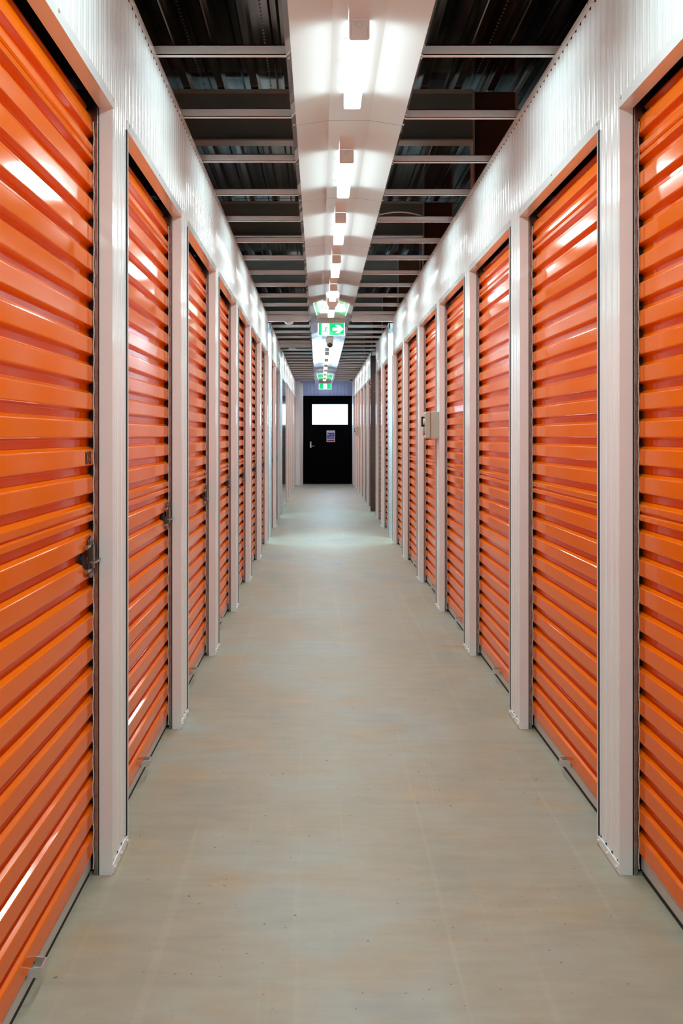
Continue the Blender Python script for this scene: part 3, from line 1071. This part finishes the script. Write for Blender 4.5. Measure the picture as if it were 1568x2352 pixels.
corner_guard('right', 13.928, 'corner guard with painted dark reflection at the second side passage on the right', M['brownplate'])
corner_guard('left', 21.298, 'pale corner guard beside the black end door', M['plate'], -0.405, 0.068, 0.07)

# ------------------------------------------------------------------ the black end door
def end_door():
    x0, x1 = -0.405, 0.895
    g = bpy.data.objects.new('door_1', None)
    COL.objects.link(g)
    g.location = ((x0 + x1) / 2, YEND - 0.03, 0)
    struct(g, 'black door with bright window at the end of the corridor')
    w = (x1 - x0) / 2
    wx0, wx1 = -0.415, 0.495       # window
    wz0, wz1 = 1.53, 2.045
    mb = MB()
    mb.box(-w, wx0, -0.02, 0.03, 0.006, 2.27)
    mb.box(wx1, w, -0.02, 0.03, 0.006, 2.27)
    mb.box(wx0, wx1, -0.02, 0.03, 0.006, wz0)
    mb.box(wx0, wx1, -0.02, 0.03, wz1, 2.27)
    mb.build('door_leaf', M['doorblack'], g)
    fr = MB()
    t = 0.018
    fr.box(wx0 - t, wx1 + t, -0.026, -0.0202, wz0 - t, wz0)
    fr.box(wx0 - t, wx1 + t, -0.026, -0.0202, wz1, wz1 + t)
    fr.box(wx0 - t, wx0, -0.026, -0.0202, wz0, wz1)
    fr.box(wx1, wx1 + t, -0.026, -0.0202, wz0, wz1)
    fr.build('window_bead', M['doorblack'], g)
    MB().box(wx0, wx1, 0.0, 0.006, wz0, wz1).build('window_pane', M['window'], g)
    h = MB().box(-0.475, -0.435, -0.030, -0.0205, 0.93, 1.09).build('handle_plate', M['chrome'], g, False, 0.004)
    lv = MB().cyl((-0.455, -0.03, 0.975), (-0.455, -0.07, 0.975), 0.009, None, 12)
    lv.cyl((-0.455, -0.066, 0.975), (-0.36, -0.066, 0.975), 0.008, 0.007, 12)
    lv.build('handle_lever', M['chrome'], h, True)
    for z in (1.06, 1.02):
        MB().cyl((-0.455, -0.03, z), (-0.455, -0.034, z), 0.008, None, 10).build('lock_cylinder', M['galv'], h, True)
    # printed notice below the window
    s = thing('door_sign', 'white and blue notice with red band on the black end door', 'sign', (0.306, YEND - 0.0515, 1.08))
    MB().box(-0.108, 0.108, -0.003, 0.0, 0.0, 0.295).build('board', M['signwhite'], s)
    MB().box(-0.092, 0.092, -0.0042, -0.0031, 0.085, 0.238).build('blue_panel', M['signblue'], s)
    MB().box(-0.092, 0.092, -0.0042, -0.0031, 0.020, 0.058).build('red_band', M['signred'], s)
    b = MB()
    b.prism([(-0.088, 0.205), (-0.050, 0.196), (-0.030, 0.185), (-0.045, 0.176), (-0.088, 0.180)], -0.0050, -0.0043, lambda a, b_, c: (a, c, b_))
    b.prism([(0.016, 0.192), (0.040, 0.197), (0.044, 0.178), (0.022, 0.172)], -0.0050, -0.0043, lambda a, b_, c: (a, c, b_))
    b.box(-0.055, 0.082, -0.0050, -0.0043, 0.128, 0.136)
    b.box(-0.055, 0.082, -0.0050, -0.0043, 0.108, 0.115)
    b.build('printed_marks', M['signwhite'], s)
    MB().cyl((0.0, -0.0031, 0.268), (0.0, -0.0045, 0.268), 0.012, None, 16).build('emblem', M['greyplastic'], s)
end_door()

# ------------------------------------------------------------------ loose cables over the battens
def cables():
    pts = []
    for i in range(17):
        t = i / 16
        pts.append((0.385 + 0.28 * t, 5.455 + 0.03 * t, 2.668 + 0.024 * math.sin(PI * t * 0.95) - 0.004 * t))
    o = MB().tube(pts, 0.005, 8).build('cable', M['cable_white'], None, True)
    tag(o, 'pale cable bowed over a batten right of the light strip', 'cable', 'loose cables in the ceiling')
    pts = []
    for i in range(21):
        t = i / 20
        pts.append((-0.36 + 0.24 * t, 12.80, 2.675 + 0.012 * math.sin(PI * 2 * t)))
    o = MB().tube(pts, 0.006, 8).build('cable', M['rubber'], None, True)
    tag(o, 'black wavy cable above the farther cross beam on the left', 'cable', 'loose cables in the ceiling')
cables()

# ------------------------------------------------------------------ world, camera, colour
w = bpy.data.worlds.new('dim_air')
sc.world = w
w.use_nodes = True
w.node_tree.nodes['Background'].inputs[0].default_value = (0.5, 0.55, 0.6, 1)
w.node_tree.nodes['Background'].inputs[1].default_value = 0.0

cam = bpy.data.cameras.new('camera')
co = bpy.data.objects.new('camera', cam)
COL.objects.link(co)
co.location = (0, 0, CAMZ)
co.rotation_euler = (PI / 2, 0, 0)
cam.sensor_width = 36.0
cam.sensor_fit = 'AUTO'
cam.lens = FPX * 36.0 / 2352.0
cam.shift_x = (784 - 732) / 2352.0
cam.shift_y = -(1176 - 1000) / 2352.0
cam.clip_start = 0.02
cam.clip_end = 100
sc.camera = co

sc.view_settings.view_transform = 'Standard'
sc.view_settings.look = 'None'
sc.view_settings.gamma = 1.0
sc.view_settings.use_curve_mapping = False
sc.view_settings.exposure = 1.0
try:
    sc.cycles.use_denoising = True
    sc.cycles.max_bounces = 10
    sc.cycles.diffuse_bounces = 6
    sc.cycles.glossy_bounces = 6
    sc.cycles.sample_clamp_indirect = 8.0
    sc.cycles.caustics_reflective = True
except Exception:
    pass
